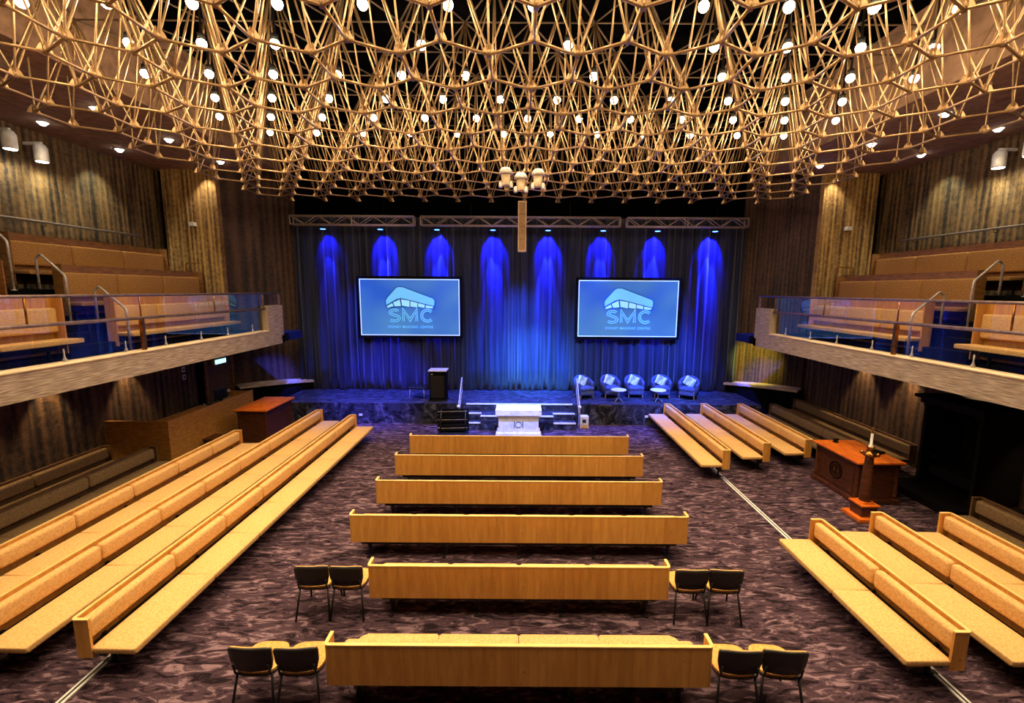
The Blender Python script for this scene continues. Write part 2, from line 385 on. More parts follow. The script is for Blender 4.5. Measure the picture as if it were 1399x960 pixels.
for s in (-1, 1):
    t = thing('step_handrail', 'steel handrail sloping down the %s of the stage steps' % ('left' if s < 0 else 'right'), 'handrail', (s*1.98+.02, YS, 0))
    obj('rail', path(BM(), [(0,-.78,0), (0,-.78,.82), (0,.15,1.62), (0,.15,ZS)], .022, fillet=.06), 'chrome', t)
    obj('rail', path(BM(), [(0,-.78,.45), (0,.15,1.2)], .012), 'chrome', t)
    obj('knob', lathe(BM(), [(.0,.76),(.05,.79),(.06,.82),(.05,.86),(.0,.88)][0:1]+[(.05,.79),(.06,.82),(.05,.86),(.005,.88)], 12, 0, -.78), 'white', t)

# curtain
bm = BM(); n = 900; zs = [ZS+.02, 1.6, 2.8, 4.2, 5.6, 7.25]; rows = [[] for _ in zs]
ph = [(rnd.uniform(.25,.5), rnd.uniform(0,6)) for _ in range(4)]
for i in range(n+1):
    x = -8.45+16.9*i/n
    warp = x+.12*math.sin(x*2.1)+.07*math.sin(x*5.3+1)
    for j, z in enumerate(zs):
        tz = (z-ZS)/6.5
        y = .075*math.sin(warp*2*PI/.36+.25*math.sin(z*1.1+x))*(1-.35*tz)+.03*math.sin(warp*2*PI/.83+z*.3)+.02*math.sin(x*31+z)
        rows[j].append(bm.verts.new((x, YC+y, z)))
for j in range(len(zs)-1):
    for i in range(n):
        fc = bm.faces.new([rows[j][i], rows[j][i+1], rows[j+1][i+1], rows[j+1][i]]); fc.smooth = True
o = obj('stage_curtain', bm, 'curtain'); md = o.modifiers.new('thick', 'SOLIDIFY'); md.thickness = .012
tag(o, 'floor length dark pleated curtain lit blue across the back of the stage', 'curtain')
bm = BM(); box(bm, -8.4, 8.4, 17.1, 17.2, 7.0, 9.8)
struct('trim_valance', bm, 'void')

# ------------------------------------------------------------------ text helper
def text_mesh(s, size, off=0.0, spacing=1.0):
    cu = bpy.data.curves.new('lettering', 'FONT'); cu.body = s; cu.size = size; cu.offset = off
    cu.align_x = 'CENTER'; cu.extrude = .002; cu.space_character = spacing
    to = bpy.data.objects.new('lettering', cu); C.objects.link(to)
    bpy.context.view_layer.update()
    dg = bpy.context.evaluated_depsgraph_get()
    me = bpy.data.meshes.new_from_object(to.evaluated_get(dg))
    bpy.data.objects.remove(to); return me
def text_obj(name, s, size, mat, parent, loc, off=0.0, width=None, spacing=1.0):
    me = text_mesh(s, size, off, spacing); me.materials.clear(); me.materials.append(M[mat])
    xs = [v.co.x for v in me.vertices]; k = (width/(max(xs)-min(xs))) if width else 1
    cx = (max(xs)+min(xs))/2
    for v in me.vertices:
        x, y, z = v.co; v.co = ((x-cx)*k, -z, y)
    o = bpy.data.objects.new(name, me); C.objects.link(o); o.parent = parent; o.location = loc; return o
# projection screens
W, H = 3.72, 2.10
def logo(parent):
    def q(px, py, d=0): return ((px-682)/1215*W, (430-py)/680*H)
    def plate(name, pts, mat, y0, y1):
        bm = BM(); P = [q(*p) for p in pts]
        a = [bm.verts.new((x, y0, z)) for x, z in P]; b = [bm.verts.new((x, y1, z)) for x, z in P]; n = len(P)
        for i in range(n): bm.faces.new([a[i], a[(i+1)%n], b[(i+1)%n], b[i]])
        bm.faces.new(a); bm.faces.new(b[::-1]); return obj(name, bm, mat, parent)
    roof = [(398,402),(394,350),(412,318),(515,205),(548,186),(602,188),(965,322),(984,345),(980,402),(966,410),(640,330),(572,318),(520,332)]
    big = [(385,418),(382,345),(402,310),(506,196),(545,174),(606,176),(972,312),(996,342),(992,440),(972,452),(900,436),(640,428),(560,428),(412,446)]
    plate('logo_outline', big, 'logo_dark', -.012, -.008)
    plate('logo_roof', roof, 'logo', -.018, -.012)
    for wq in ([(402,418),(468,380),(486,414),(414,436)], [(482,372),(562,334),(574,412),(500,418)], [(580,334),(682,350),(678,424),(590,408)],
               [(694,354),(778,376),(772,428),(690,418)], [(788,378),(868,398),(860,434),(784,420)], [(880,402),(970,420),(958,440),(874,434)]):
        plate('logo_window', wq, 'logo_pale', -.018, -.012)
    arc = lambda cx, cy, rx, ry, a0, a1, n=14: [(cx+rx*math.cos(R(a0+(a1-a0)*k/n)), cy+ry*math.sin(R(a0+(a1-a0)*k/n))) for k in range(n+1)]
    S = [(538,478)]+arc(494, 492, 54, 32, -48, -180, 10)+[(442,502)]+arc(496, 560, 56, 34, -78, 90, 12)+arc(488, 560, 62, 34, 90, 140, 4)
    Mm = [(603,596),(603,462),(683,582),(763,462),(763,596)]
    Cc = arc(896, 528, 70, 66, -44, -316, 24)
    for name, pts in (('logo_letter', S), ('logo_letter', Mm), ('logo_letter', Cc)):
        for wd, mat, y0, y1 in ((44, 'logo_dark', -.014, -.010), (36, 'logo', -.019, -.013), (8, 'logo_dark', -.023, -.018)):
            bm = BM(); P = [Vector(p) for p in pts]; Lf, Rt = [], []
            for i, p in enumerate(P):
                d0 = (p-P[i-1]).normalized() if i else None; d1 = (P[i+1]-p).normalized() if i < len(P)-1 else None
                d0 = d0 or d1; d1 = d1 or d0; n0 = Vector((-d0.y, d0.x)); n1 = Vector((-d1.y, d1.x)); nn = (n0+n1).normalized()
                k = wd/2/max(.45, nn.dot(n0)); Lf.append(p+nn*k); Rt.append(p-nn*k)
            for i in range(len(P)-1):
                c4 = [q(*v) for v in (Lf[i], Lf[i+1], Rt[i+1], Rt[i])]
                A = [bm.verts.new((x, y0, z)) for x, z in c4]; B = [bm.verts.new((x, y1, z)) for x, z in c4]
                bm.faces.new(A); bm.faces.new(B[::-1])
                for m in range(4): bm.faces.new([A[m], A[(m+1)%4], B[(m+1)%4], B[m]])
            obj(name, bm, mat, parent)
    text_obj('logo_caption', 'SYDNEY MASONIC CENTRE', .13, 'logo', parent, (.015, -.014, -.77), .001, W*.455, 1.1)
def screen(x, label):
    t = thing('projection_screen', label, 'screen', (x, YC-.35, 3.93))
    fr = BM(); b = .1
    box(fr, -W/2-b, W/2+b, 0, .08, H/2, H/2+b); box(fr, -W/2-b, W/2+b, 0, .08, -H/2-b, -H/2)
    box(fr, -W/2-b, -W/2, 0, .08, -H/2, H/2); box(fr, W/2, W/2+b, 0, .08, -H/2, H/2); box(fr, -W/2, W/2, .04, .08, -H/2, H/2)
    obj('frame', fr, 'black_matt', t)
    s = obj('picture', box(BM(), -W/2, W/2, .01, .04, -H/2, H/2), 'screen', t)
    e = .035; bm = BM()
    box(bm, -W/2, W/2, .0, .01, H/2-e, H/2); box(bm, -W/2, W/2, .0, .01, -H/2, -H/2+e); box(bm, -W/2, -W/2+e, .0, .01, -H/2+e, H/2-e); box(bm, W/2-e, W/2, .0, .01, -H/2+e, H/2-e)
    obj('picture_border', bm, 'scr_edge', t)
    logo(s)
    for sx in (-1.2, 1.2): obj('hanging_cable', tube(BM(), (sx, .05, H/2+b), (sx, .05, 2.95), .006, 5), 'black', t)
    return t
screen(-4.085, 'wide blue screen with SMC logo hanging left of the centre')
screen(4.06, 'wide blue screen with SMC logo hanging above the tub armchairs')

# lighting truss and blue lamps
def truss(x0, x1, label):
    t = thing('lighting_truss', label, 'truss', (x0, 16.2, 6.85)); L = x1-x0; r = .024; h = .3
    for y in (-.13, .13):
        for z in (0, h): obj('chord', tube(BM(), (0, y, z), (L, y, z), r), 'alu', t)
    nb = max(2, round(L/.5)); bm = BM()
    for k in range(nb):
        a, c = L*k/nb, L*(k+1)/nb
        for y in (-.13, .13):
            tube(bm, (a, y, 0 if k%2 else h), (c, y, h if k%2 else 0), .014, 6)
        tube(bm, (a, -.13, h), (c, .13, h), .01, 6)
    obj('lattice', bm, 'alu', t)
    bm = BM()
    for x in (0, L/2, L):
        for y in (-.13, .13): tube(bm, (x, y, 0), (x, y, h), .022, 6)
        tube(bm, (x, -.13, 0), (x, .13, 0), .02, 6); tube(bm, (x, -.13, h), (x, .13, h), .02, 6)
    obj('end_frame', bm, 'alu', t)
    for x in (L*.25, L*.75): obj('hanging_cable', tube(BM(), (x, 0, h), (x, 0, .80), .008, 5), 'black', t)
    return t
truss(-8.1, -3.75, 'left aluminium lattice truss above the blue curtain')
truss(-3.5, 3.55, 'long middle aluminium lattice truss behind the hanging column speaker')
truss(3.8, 8.05, 'right aluminium lattice truss above the blue curtain')
pos = ['far left', 'second from left', 'third from left', 'fourth from left', 'fourth from right', 'third from right', 'second from right', 'far right']
en = [60, 230, 230, 260, 300, 230, 260, 330]
for k, px in enumerate((438, 517, 595, 672, 748, 824, 899, 978)):
    x = (px-709)*15.9/605
    t = thing('stage_light', 'blue stage light under the truss, %s of eight' % pos[k], 'stage light', (x, 16.47, 6.86), 0)
    obj('hook', path(BM(), [(0,0,.18), (0,-.02,.285), (0,-.14,.315)], .014), 'black', t)
    obj('yoke', path(BM(), [(-.13,0,.0), (-.13,0,.19), (.13,0,.19), (.13,0,.0)], .012, fillet=.03), 'black', t)
    b = obj('can', lathe(BM(), [(.10,-.12),(.115,-.1),(.115,.08),(.06,.14)], 16), 'black', t)
    obj('lens', lathe(BM(), [(.01,-.126),(.095,-.126),(.095,-.12)], 16), 'led_blue', t)
    light('SPOT', (x, 16.53, 6.72), en[k]*4.2, (.012,.012,1), target=(x, 16.90, 6.25), angle=R(66), blend=.3, radius=.04)
    light('SPOT', (x, 16.53, 6.71), en[k]*24.0, (.012,.02,1), target=(x, 16.93, 4.9), angle=R(24), blend=.5, radius=.04)
for x, e in ((-6.2, 900), (-2.6, 900), (0, 2200), (2.8, 1700), (5.6, 1500)):
    light('SPOT', (x, 15.9, 6.8), e*2.6, (.02,.07,1), target=(x, 15.7, 0), angle=R(60), blend=.8, radius=.1)  # extra unseen blue spots, added to brighten the stage floor
# front blue wash
for x, tx, e, a in ((-1.2, .3, 17000, 21), (1.6, .9, 13000, 21), (0, .5, 6500, 40)):
    light('SPOT', (x, 9.2, 7.3), e, (.06,.28,1), target=(tx, 16.9, 1.6), angle=R(a), blend=.9, radius=.15)
light('SPOT', (-5, 10.0, 7.3), 15000, (.03,.05,1), target=(-5.2, 16.2, .6), angle=R(32), blend=.9, radius=.15)
light('SPOT', (5.4, 10.0, 7.3), 14000, (.02,.12,1), target=(5.2, 16.6, 1.0), angle=R(36), blend=.9, radius=.15)
light('SPOT', (0, 11.0, 7.3), 9000, (.05,.16,1), target=(0, 14.6, .2), angle=R(40), blend=.9, radius=.15)
# yellow wall lamp right of the curtain
light('SPOT', (8.3, 15.2, 2.7), 420, (.95,.85,.10), target=(9.1, 17.0, 1.9), angle=R(62), blend=.7, radius=.06)

# column speaker
t = thing('column_speaker', 'tall narrow tan column speaker hanging in front of the truss', 'speaker', (.08, 15.0, 5.85))
obj('cabinet', box(BM(), -.14, .14, -.09, .12, 0, 1.62, .02), 'parapet_cap', t)
obj('grille', box(BM(), -.105, .105, -.105, -.09, .05, 1.57), 'speaker_cloth', t)
for z in (.4, .8, 1.2): obj('seam', box(BM(), -.105, .105, -.11, -.104, z, z+.008), 'ink', t)
obj('hanging_cable', tube(BM(), (0,0,1.62), (0,0,4.5), .008, 5), 'black', t)

# ------------------------------------------------------------------ space frame roof
HB, HL, HT = 7.70, 8.50, 9.40
s_ = 1.18; a_ = s_/math.sqrt(3); dy = a_*1.5
def Bnode(i, j): return ((i+.14+(.5 if j % 2 else 0))*s_, 7.407+j*dy)
XMIN, XMAX, YMIN, YMAX = -8.8, 9.05, 1.9, 16.6
inb = lambda p: XMIN <= p[0] <= XMAX and YMIN <= p[1] <= YMAX
bn, an, tn = {}, {}, {}
for j in range(-6, 10):
    for i in range(-10, 10):
        b = Bnode(i, j)
        if inb(b): bn[(i, j)] = b
        A = (b[0]+s_/2, b[1]-a_/2)
        if inb(A): an[(i, j)] = A       # near node to the right of B(i,j)
        T = (b[0]+s_/2, b[1]+a_/2)
        if abs(T[0]) < 8.2 and YMIN-.5 <= T[1] <= 16.9: tn[(i, j)] = T
def key(p): return (round(p[0], 2), round(p[1], 2))
def near(d, p, r):
    return [q for q in d.values() if abs(math.hypot(q[0]-p[0], q[1]-p[1])-r) < .03]
roof = thing('space_frame', 'gold tubular space frame roof of hexagons and struts over the hall', 'roof frame', (0, 8, HB))
def L3(x, y, z): return Vector((x, y-8, z-HB))
lower, webs, tops = [], [], []
for b in bn.values():
    for A in near(an, b, a_): lower.append((L3(b[0], b[1], HB), L3(A[0], A[1], HB)))
for p in list(bn.values())+list(an.values()):
    for T in near(tn, p, a_): webs.append((L3(p[0], p[1], HB), L3(T[0], T[1], HT)))
    if abs(p[0]) > 8.3: webs.append((L3(p[0], p[1], HB), L3(p[0], p[1], ZT)))
tl = list(tn.values())
for i in range(len(tl)):
    for k in range(i+1, len(tl)):
        if abs(math.hypot(tl[i][0]-tl[k][0], tl[i][1]-tl[k][1])-s_) < .03:
            tops.append((L3(tl[i][0], tl[i][1], HT), L3(tl[k][0], tl[k][1], HT)))
camp = L3(0, 0, 4.6)
def visible(p):
    d = p-camp; zc = d.y*math.cos(R(7.9))-d.z*math.sin(R(7.9))
    if zc <= .5: return False
    u = 709+605*d.x/zc; v = 480-605*(d.y*math.sin(R(7.9))+d.z*math.cos(R(7.9)))/zc
    return 0 < u < 1399 and 0 < v < 960
def members(name, segs, r, mat, n, cnt):
    segs = sorted(segs, key=lambda ab: ((not visible((ab[0]+ab[1])/2)), ((ab[0]+ab[1])/2-camp).length))
    for a, b in segs[:cnt]: obj(name, tube(BM(), a, b, r, n), mat, roof)
    if segs[cnt:]:
        bm = BM()
        for a, b in segs[cnt:]: tube(bm, a, b, r, n, cap=False)
        o = obj(name, bm, mat, roof); o['kind'] = 'stuff'
members('lower_chord', lower, .021, 'tube', 8, 100)
members('web_strut', webs, .0145, 'tube', 6, 100)
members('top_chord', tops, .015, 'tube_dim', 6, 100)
def nodebm(bm, p, up):
    tube(bm, p+Vector((0,0,-.03)), p+Vector((0,0,.11)), .034, 8)
    for k in range(3):
        an_ = PI/2*(1 if up else -1)+k*2*PI/3
        d = Vector((math.cos(an_), math.sin(an_), 0)); wv = Vector((-d.y, d.x, 0))*.006
        q = [p+d*.03+Vector((0,0,-.02)), p+d*.11+Vector((0,0,-.02)), p+d*.07+Vector((0,0,.07)), p+d*.03+Vector((0,0,.13))]
        a = [bm.verts.new(v-wv) for v in q]; b = [bm.verts.new(v+wv) for v in q]
        for i in range(4): bm.faces.new([a[i], a[(i+1)%4], b[(i+1)%4], b[i]])
        bm.faces.new(a[::-1]); bm.faces.new(b)
nodes = [(L3(p[0], p[1], HB), True) for p in bn.values()]+[(L3(p[0], p[1], HB), False) for p in an.values()]
nodes.sort(key=lambda nd: ((not visible(nd[0])), (nd[0]-camp).length))
for p, up in nodes[:100]:
    bm = BM(); nodebm(bm, p, up); obj('node_plate', bm, 'tube', roof)
bm = BM()
for p, up in nodes[100:]: nodebm(bm, p, up)
o = obj('node_plate', bm, 'tube', roof); o['kind'] = 'stuff'
# lamps inside the frame
skip = {(-1, 0), (1, 0), (-3, 0), (0, -1), (-1, 1), (1, 1)}
proto = None
for (i, j), T in sorted(tn.items(), key=lambda kv: kv[0]):
    if T[1] > 12.1 or T[1] < 2.4 or abs(T[0]) > 7.3: continue
    if (i, j) in skip: continue
    loc = (T[0], T[1], HL)
    if proto is None:
        proto = thing('ceiling_lamp', 'small bright warm downlight hanging among the gold roof struts', 'lamp', loc, 0, 'downlights inside the space frame roof')
        obj('housing', lathe(BM(), [(.05,.05),(.055,.14),(.02,.17),(.01,.9)], 14), 'black', proto)
        obj('bulb', lathe(BM(), [(.004,-.075),(.04,-.063),(.066,-.033),(.075,.0),(.066,.033),(.04,.06)], 14), 'lamp', proto)
    else:
        dup(proto, loc)
    light('POINT', (T[0], T[1], HL-.13), 16, WARM, radius=.05)
    light('SPOT', (T[0], T[1], HL-.12), 100, WARM, target=(T[0], T[1], 0), angle=R(92), blend=.7, radius=.05)
# three white spotlights hanging at mid hall
for k, (px, dz) in enumerate(((690, 0), (710, -.12), (733, -.03))):
    x = (px-709)*11.3/605
    t = thing('spotlight', '%s of the three white spotlights clustered under the roof frame' % ('leftmost', 'middle', 'rightmost')[k], 'spotlight', (x, 11.6, 7.35+dz))
    obj('can', lathe(BM(), [(.09,-.16),(.1,-.14),(.12,.12),(.07,.2),(.02,.21)], 16), 'parapet_cap', t)
    obj('hood', lathe(BM(), [(.17,.12),(.16,.2),(.1,.27),(.02,.29)], 16), 'white', t)
    for sx in (-.13, .13): obj('lamp_head', lathe(BM(), [(.045,-.2),(.05,-.18),(.05,-.08),(.02,-.05)], 10, sx, 0), 'white', t)
    obj('stem', tube(BM(), (0,0,.28), (0,0,HB-7.35-dz+.6), .012, 6), 'black', t)

# soffit downlights over the galleries and their glow
for s, nm in ((-1, 'left'), (1, 'right')):
    first = None
    for xr in (9.55, 11.7):
        for k in range(6):
            y = 4.3+k*2.1+(.9 if xr > 10 else 0)
            if y > 15.6: continue
            loc = (s*xr, y, ZT)
            lb = 'small white soffit downlight over the %s gallery, %s row' % (nm, 'inner' if xr < 10 else 'outer')
            if first is None:
                first = thing('soffit_downlight', lb, 'downlight', loc, 0, 'downlights over the '+nm+' gallery')
                obj('trim_ring', lathe(BM(), [(.12,-.02),(.13,-.01),(.13,.0)], 20), 'white', first)
                obj('lens', lathe(BM(), [(.005,-.09),(.05,-.08),(.1,-.02)], 16), 'lamp_white', first)
            else: dup(first, loc, 0, lb)
            light('SPOT', (s*xr, y, ZT-.14), 50, (1,.78,.5), target=(s*xr, y, 0), angle=R(100), blend=.6, radius=.05)
    # bright scallop on the pillar head
    light('SPOT', (s*10.6, 15.45, ZT-.05), 120, (1,.86,.64), target=(s*10.9, 15.9, 5.5), angle=R(75), blend=.7, radius=.04)
    # gallery wall washers
    for k, (y, dz) in enumerate(((11.15, 0), (11.85, -.1))):
        t = thing('wall_spotlight', ('bright ' if k == 0 else 'hooded ')+'white spotlight bracketed high on the %s gallery wall' % nm, 'spotlight', (s*12.2, y, 8.1+dz))
        obj('bracket', box(BM(), *((-.04,.4) if s > 0 else (-.4,.04)), -.03, .03, .17, .24), 'white', t)
        obj('can', lathe(BM(), [(.13,-.24),(.14,-.22),(.14,.1),(.09,.18)], 18), 'white', t)
        obj('lens', lathe(BM(), [(.01,-.26),(.11,-.25),(.125,-.235)], 16), 'lamp_white', t)
        light('SPOT', (s*12.2, y, 7.78+dz), 90, (.95,.95,.72), target=(s*12.6, y+1.0, 6.2), angle=R(110), blend=.8, radius=.08)
    light('SPOT', (s*11.9, 13.6, 8.3), 100, (.85,.92,.7), target=(s*12.6, 13.6, 7.0), angle=R(80), blend=.8, radius=.06)
    # under-gallery scallops
    for y in (3.2, 5.4, 8.0, 9.6, 11.6, 13.2):
        if s < 0 and y in (13.2,): continue
        light('SPOT', (s*(XL-.28), y, 2.84), 150, (1,.68,.34), target=(s*(XL-.05), y, 0), angle=R(60), blend=.6, radius=.03)
    bx = BM(); box(bx, -.09, .09, -.09, .09, 0, .13, .01)
    o = obj('wall_sensor', bx, 'white'); o.location = (s*(11.25 if s < 0 else 11.3), 15.69, 6.9-.2)
    tag(o, 'tiny white sensor box on the %s tan pillar' % nm, 'sensor')

# ------------------------------------------------------------------ pews
def shell_path(L, ret, r):
    pts = [(-L/2, ret)]
    for k in range(7):
        a = PI+PI/2*k/6; pts.append((-L/2+r+r*math.cos(a), r+r*math.sin(a)))
    for k in range(7):
        a = -PI/2+PI/2*k/6; pts.append((L/2-r+r*math.cos(a), r+r*math.sin(a)))
    pts.append((L/2, ret)); return pts
def shell(bm, L, ret, th, z0, z1, r=.05, grow=0):
    o = shell_path(L+2*grow, ret+grow, r+grow); o = [(x, y-grow) for x, y in o]
    i = shell_path(L-2*th, ret, max(r-th, .012)); i = [(x, y+th) for x, y in i[:]]
    i[0] = (i[0][0], ret); i[-1] = (i[-1][0], ret)
    prism(bm, o+i[::-1], z0, z1)
def make_pew(label, loc, rz, L, seams, depth=.71, seat_in=.0, zb=.31, zt=.80, group=None, mats=('wood','wood_edge','fabric'), cz=(.50,.76), ret=.2, name='pew', legs=True, seat_z=(.355,.43), base=True):
    """back outer face on y=0, seat reaches to y=depth; seams are x positions incl. both ends"""
    t = thing(name, label, 'pew', loc, rz, group)
    bm = BM(); shell(bm, L, ret, .03, zb, zt-.015); obj('back_panel', bm, mats[0], t)
    bm = BM(); shell(bm, L, ret, .035, zt-.015, zt, grow=.004); o = obj('top_edge', bm, mats[1], t); o['label'] = 'pale timber top edge'
    g = .008
    for k in range(len(seams)-1):
        x0, x1 = seams[k], seams[k+1]
        a = max(x0+g, -L/2+.035); b = min(x1-g, L/2-.035)
        bm = BM(); box(bm, a, b, .035, .165, cz[0], cz[1], .05, 4); obj('back_cushion', bm, mats[2], t, True)
        a = max(x0+g/2, -L/2+seat_in); b = min(x1-g/2, L/2-seat_in)
        rl = .1 if (seat_in and k == 0) else .02; rr = .1 if (seat_in and k == len(seams)-2) else .02
        pts = [(a, .17), (b, .17)]
        for q in range(6): an2 = PI/2*q/5; pts.append((b-rr+rr*math.cos(an2), depth-rr+rr*math.sin(an2)))
        for q in range(6): an2 = PI/2+PI/2*q/5; pts.append((a+rl+rl*math.cos(an2), depth-rl+rl*math.sin(an2)))
        bm = prism(BM(), pts, seat_z[0], seat_z[1])
        bmesh.ops.bevel(bm, geom=[e for e in bm.edges if abs(e.verts[0].co.z-e.verts[1].co.z) < 1e-5], offset=.022, segments=3, affect='EDGES', profile=.5)
        obj('seat_cushion', bm, mats[2], t, True)
    bm = BM(); box(bm, -L/2+.08, L/2-.08, .04, depth-.08, seat_z[0]-.03, seat_z[0])
    obj('seat_board', bm, 'black', t)
    if base:
        obj('beam', box(BM(), -L/2+.15, L/2-.15, .12, .2, .2, seat_z[0]-.03), 'black', t)
        nl = max(2, round(L/1.6)+1)
        for k in range(nl):
            x = -L/2+.3+(L-.6)*k/(nl-1)
            bm = BM(); box(bm, x-.02, x+.02, .13, .17, .0, .2); box(bm, x-.03, x+.03, .03, .34, 0, .02); box(bm, x-.02, x+.02, .06, .16, .2, .4)
            obj('leg', bm, 'black', t)
    return t
# centre rows, facing the stage: local +Y = world +Y
names = ['short centre pew nearest the camera, row with seat cushions showing', 'short centre pew second from the camera between pairs of chairs',
         'long centre pew just beyond the short pews', 'long centre pew fourth from the camera', 'long centre pew second from the altar', 'long centre pew nearest the white altar']
for k in range(6):
    L = 4.22 if k < 2 else 5.79
    nseg = 4 if k < 2 else 6; e = L/2
    ii = .17
    seams = [-e+ii+(L-2*ii)*q/nseg for q in range(nseg+1)]
    make_pew(names[k], (.02, 4.29+1.385*k, 0), 0, L, seams, depth=.60, seat_in=.17)
# side pews
def side_pew(sgn, xb, y0, y1, label, seams=None, n=None, **kw):
    L = y1-y0; yc = (y0+y1)/2
    if seams is None: seams = [y0+L*k/n for k in range(n+1)]
    ls = [(-(y-yc) if sgn < 0 else (y-yc)) for y in seams]
    ls = sorted(ls)
    return make_pew(label, (sgn*xb, yc, 0) if 'z' not in kw else (sgn*xb, yc, kw.pop('z')), -PI/2 if sgn < 0 else PI/2, L, ls, **kw)
SL = [4.63, 6.01, 7.13, 8.24, 9.37, 10.55, 11.75, 13.15]
side_pew(-1, 5.16, 4.63, 13.15, 'long golden side pew on the left, nearest the centre aisle', SL)
side_pew(-1, 6.43, 4.63, 13.7, 'long golden side pew on the left, middle of the three', [4.63]+[y+.2 for y in SL[1:-1]]+[13.7])
side_pew(-1, 7.70, 4.63, 11.6, 'long golden side pew on the left, furthest from the aisle', [4.63, 5.95, 7.1, 8.25, 9.4, 10.5, 11.6])
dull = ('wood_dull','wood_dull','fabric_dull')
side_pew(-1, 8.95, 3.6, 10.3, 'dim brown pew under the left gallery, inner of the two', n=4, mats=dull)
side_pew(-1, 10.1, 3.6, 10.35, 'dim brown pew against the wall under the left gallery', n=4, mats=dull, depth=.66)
side_pew(1, 5.16, 4.53, 7.05, 'near right golden pew beside the floor rail, nearest the aisle', [4.53, 5.75, 7.05])
side_pew(1, 6.38, 4.53, 7.3, 'near right golden pew, middle of the three', [4.53, 5.9, 7.3])
side_pew(1, 7.58, 4.53, 7.3, 'near right golden pew, outermost of the three', [4.53, 5.9, 7.3])
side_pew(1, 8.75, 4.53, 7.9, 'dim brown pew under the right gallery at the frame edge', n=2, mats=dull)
side_pew(1, 5.16, 10.28, 14.75, 'far right golden pew before the stage, nearest the aisle', n=4)
side_pew(1, 6.43, 10.8, 14.78, 'far right golden pew before the stage, middle of the three', n=4)
side_pew(1, 7.68, 11.1, 14.78, 'far right golden pew before the stage, behind the other two', n=3)
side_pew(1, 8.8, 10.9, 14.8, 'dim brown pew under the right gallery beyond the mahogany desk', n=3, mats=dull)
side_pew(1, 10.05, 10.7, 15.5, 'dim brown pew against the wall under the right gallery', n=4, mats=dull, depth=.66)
# gallery pews
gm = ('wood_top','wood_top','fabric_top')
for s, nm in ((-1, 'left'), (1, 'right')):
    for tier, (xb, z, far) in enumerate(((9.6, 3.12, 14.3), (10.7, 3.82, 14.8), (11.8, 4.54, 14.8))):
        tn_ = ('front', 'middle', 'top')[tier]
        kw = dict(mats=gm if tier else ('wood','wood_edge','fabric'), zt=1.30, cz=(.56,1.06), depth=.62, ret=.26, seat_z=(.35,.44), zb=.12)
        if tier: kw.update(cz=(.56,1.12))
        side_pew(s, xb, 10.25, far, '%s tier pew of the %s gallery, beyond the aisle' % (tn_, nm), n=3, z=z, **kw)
        if tier < 2:
            side_pew(s, xb, 4.6, 9.1, '%s tier pew of the %s gallery, near side of the aisle' % (tn_, nm), n=3, z=z, **dict(kw))

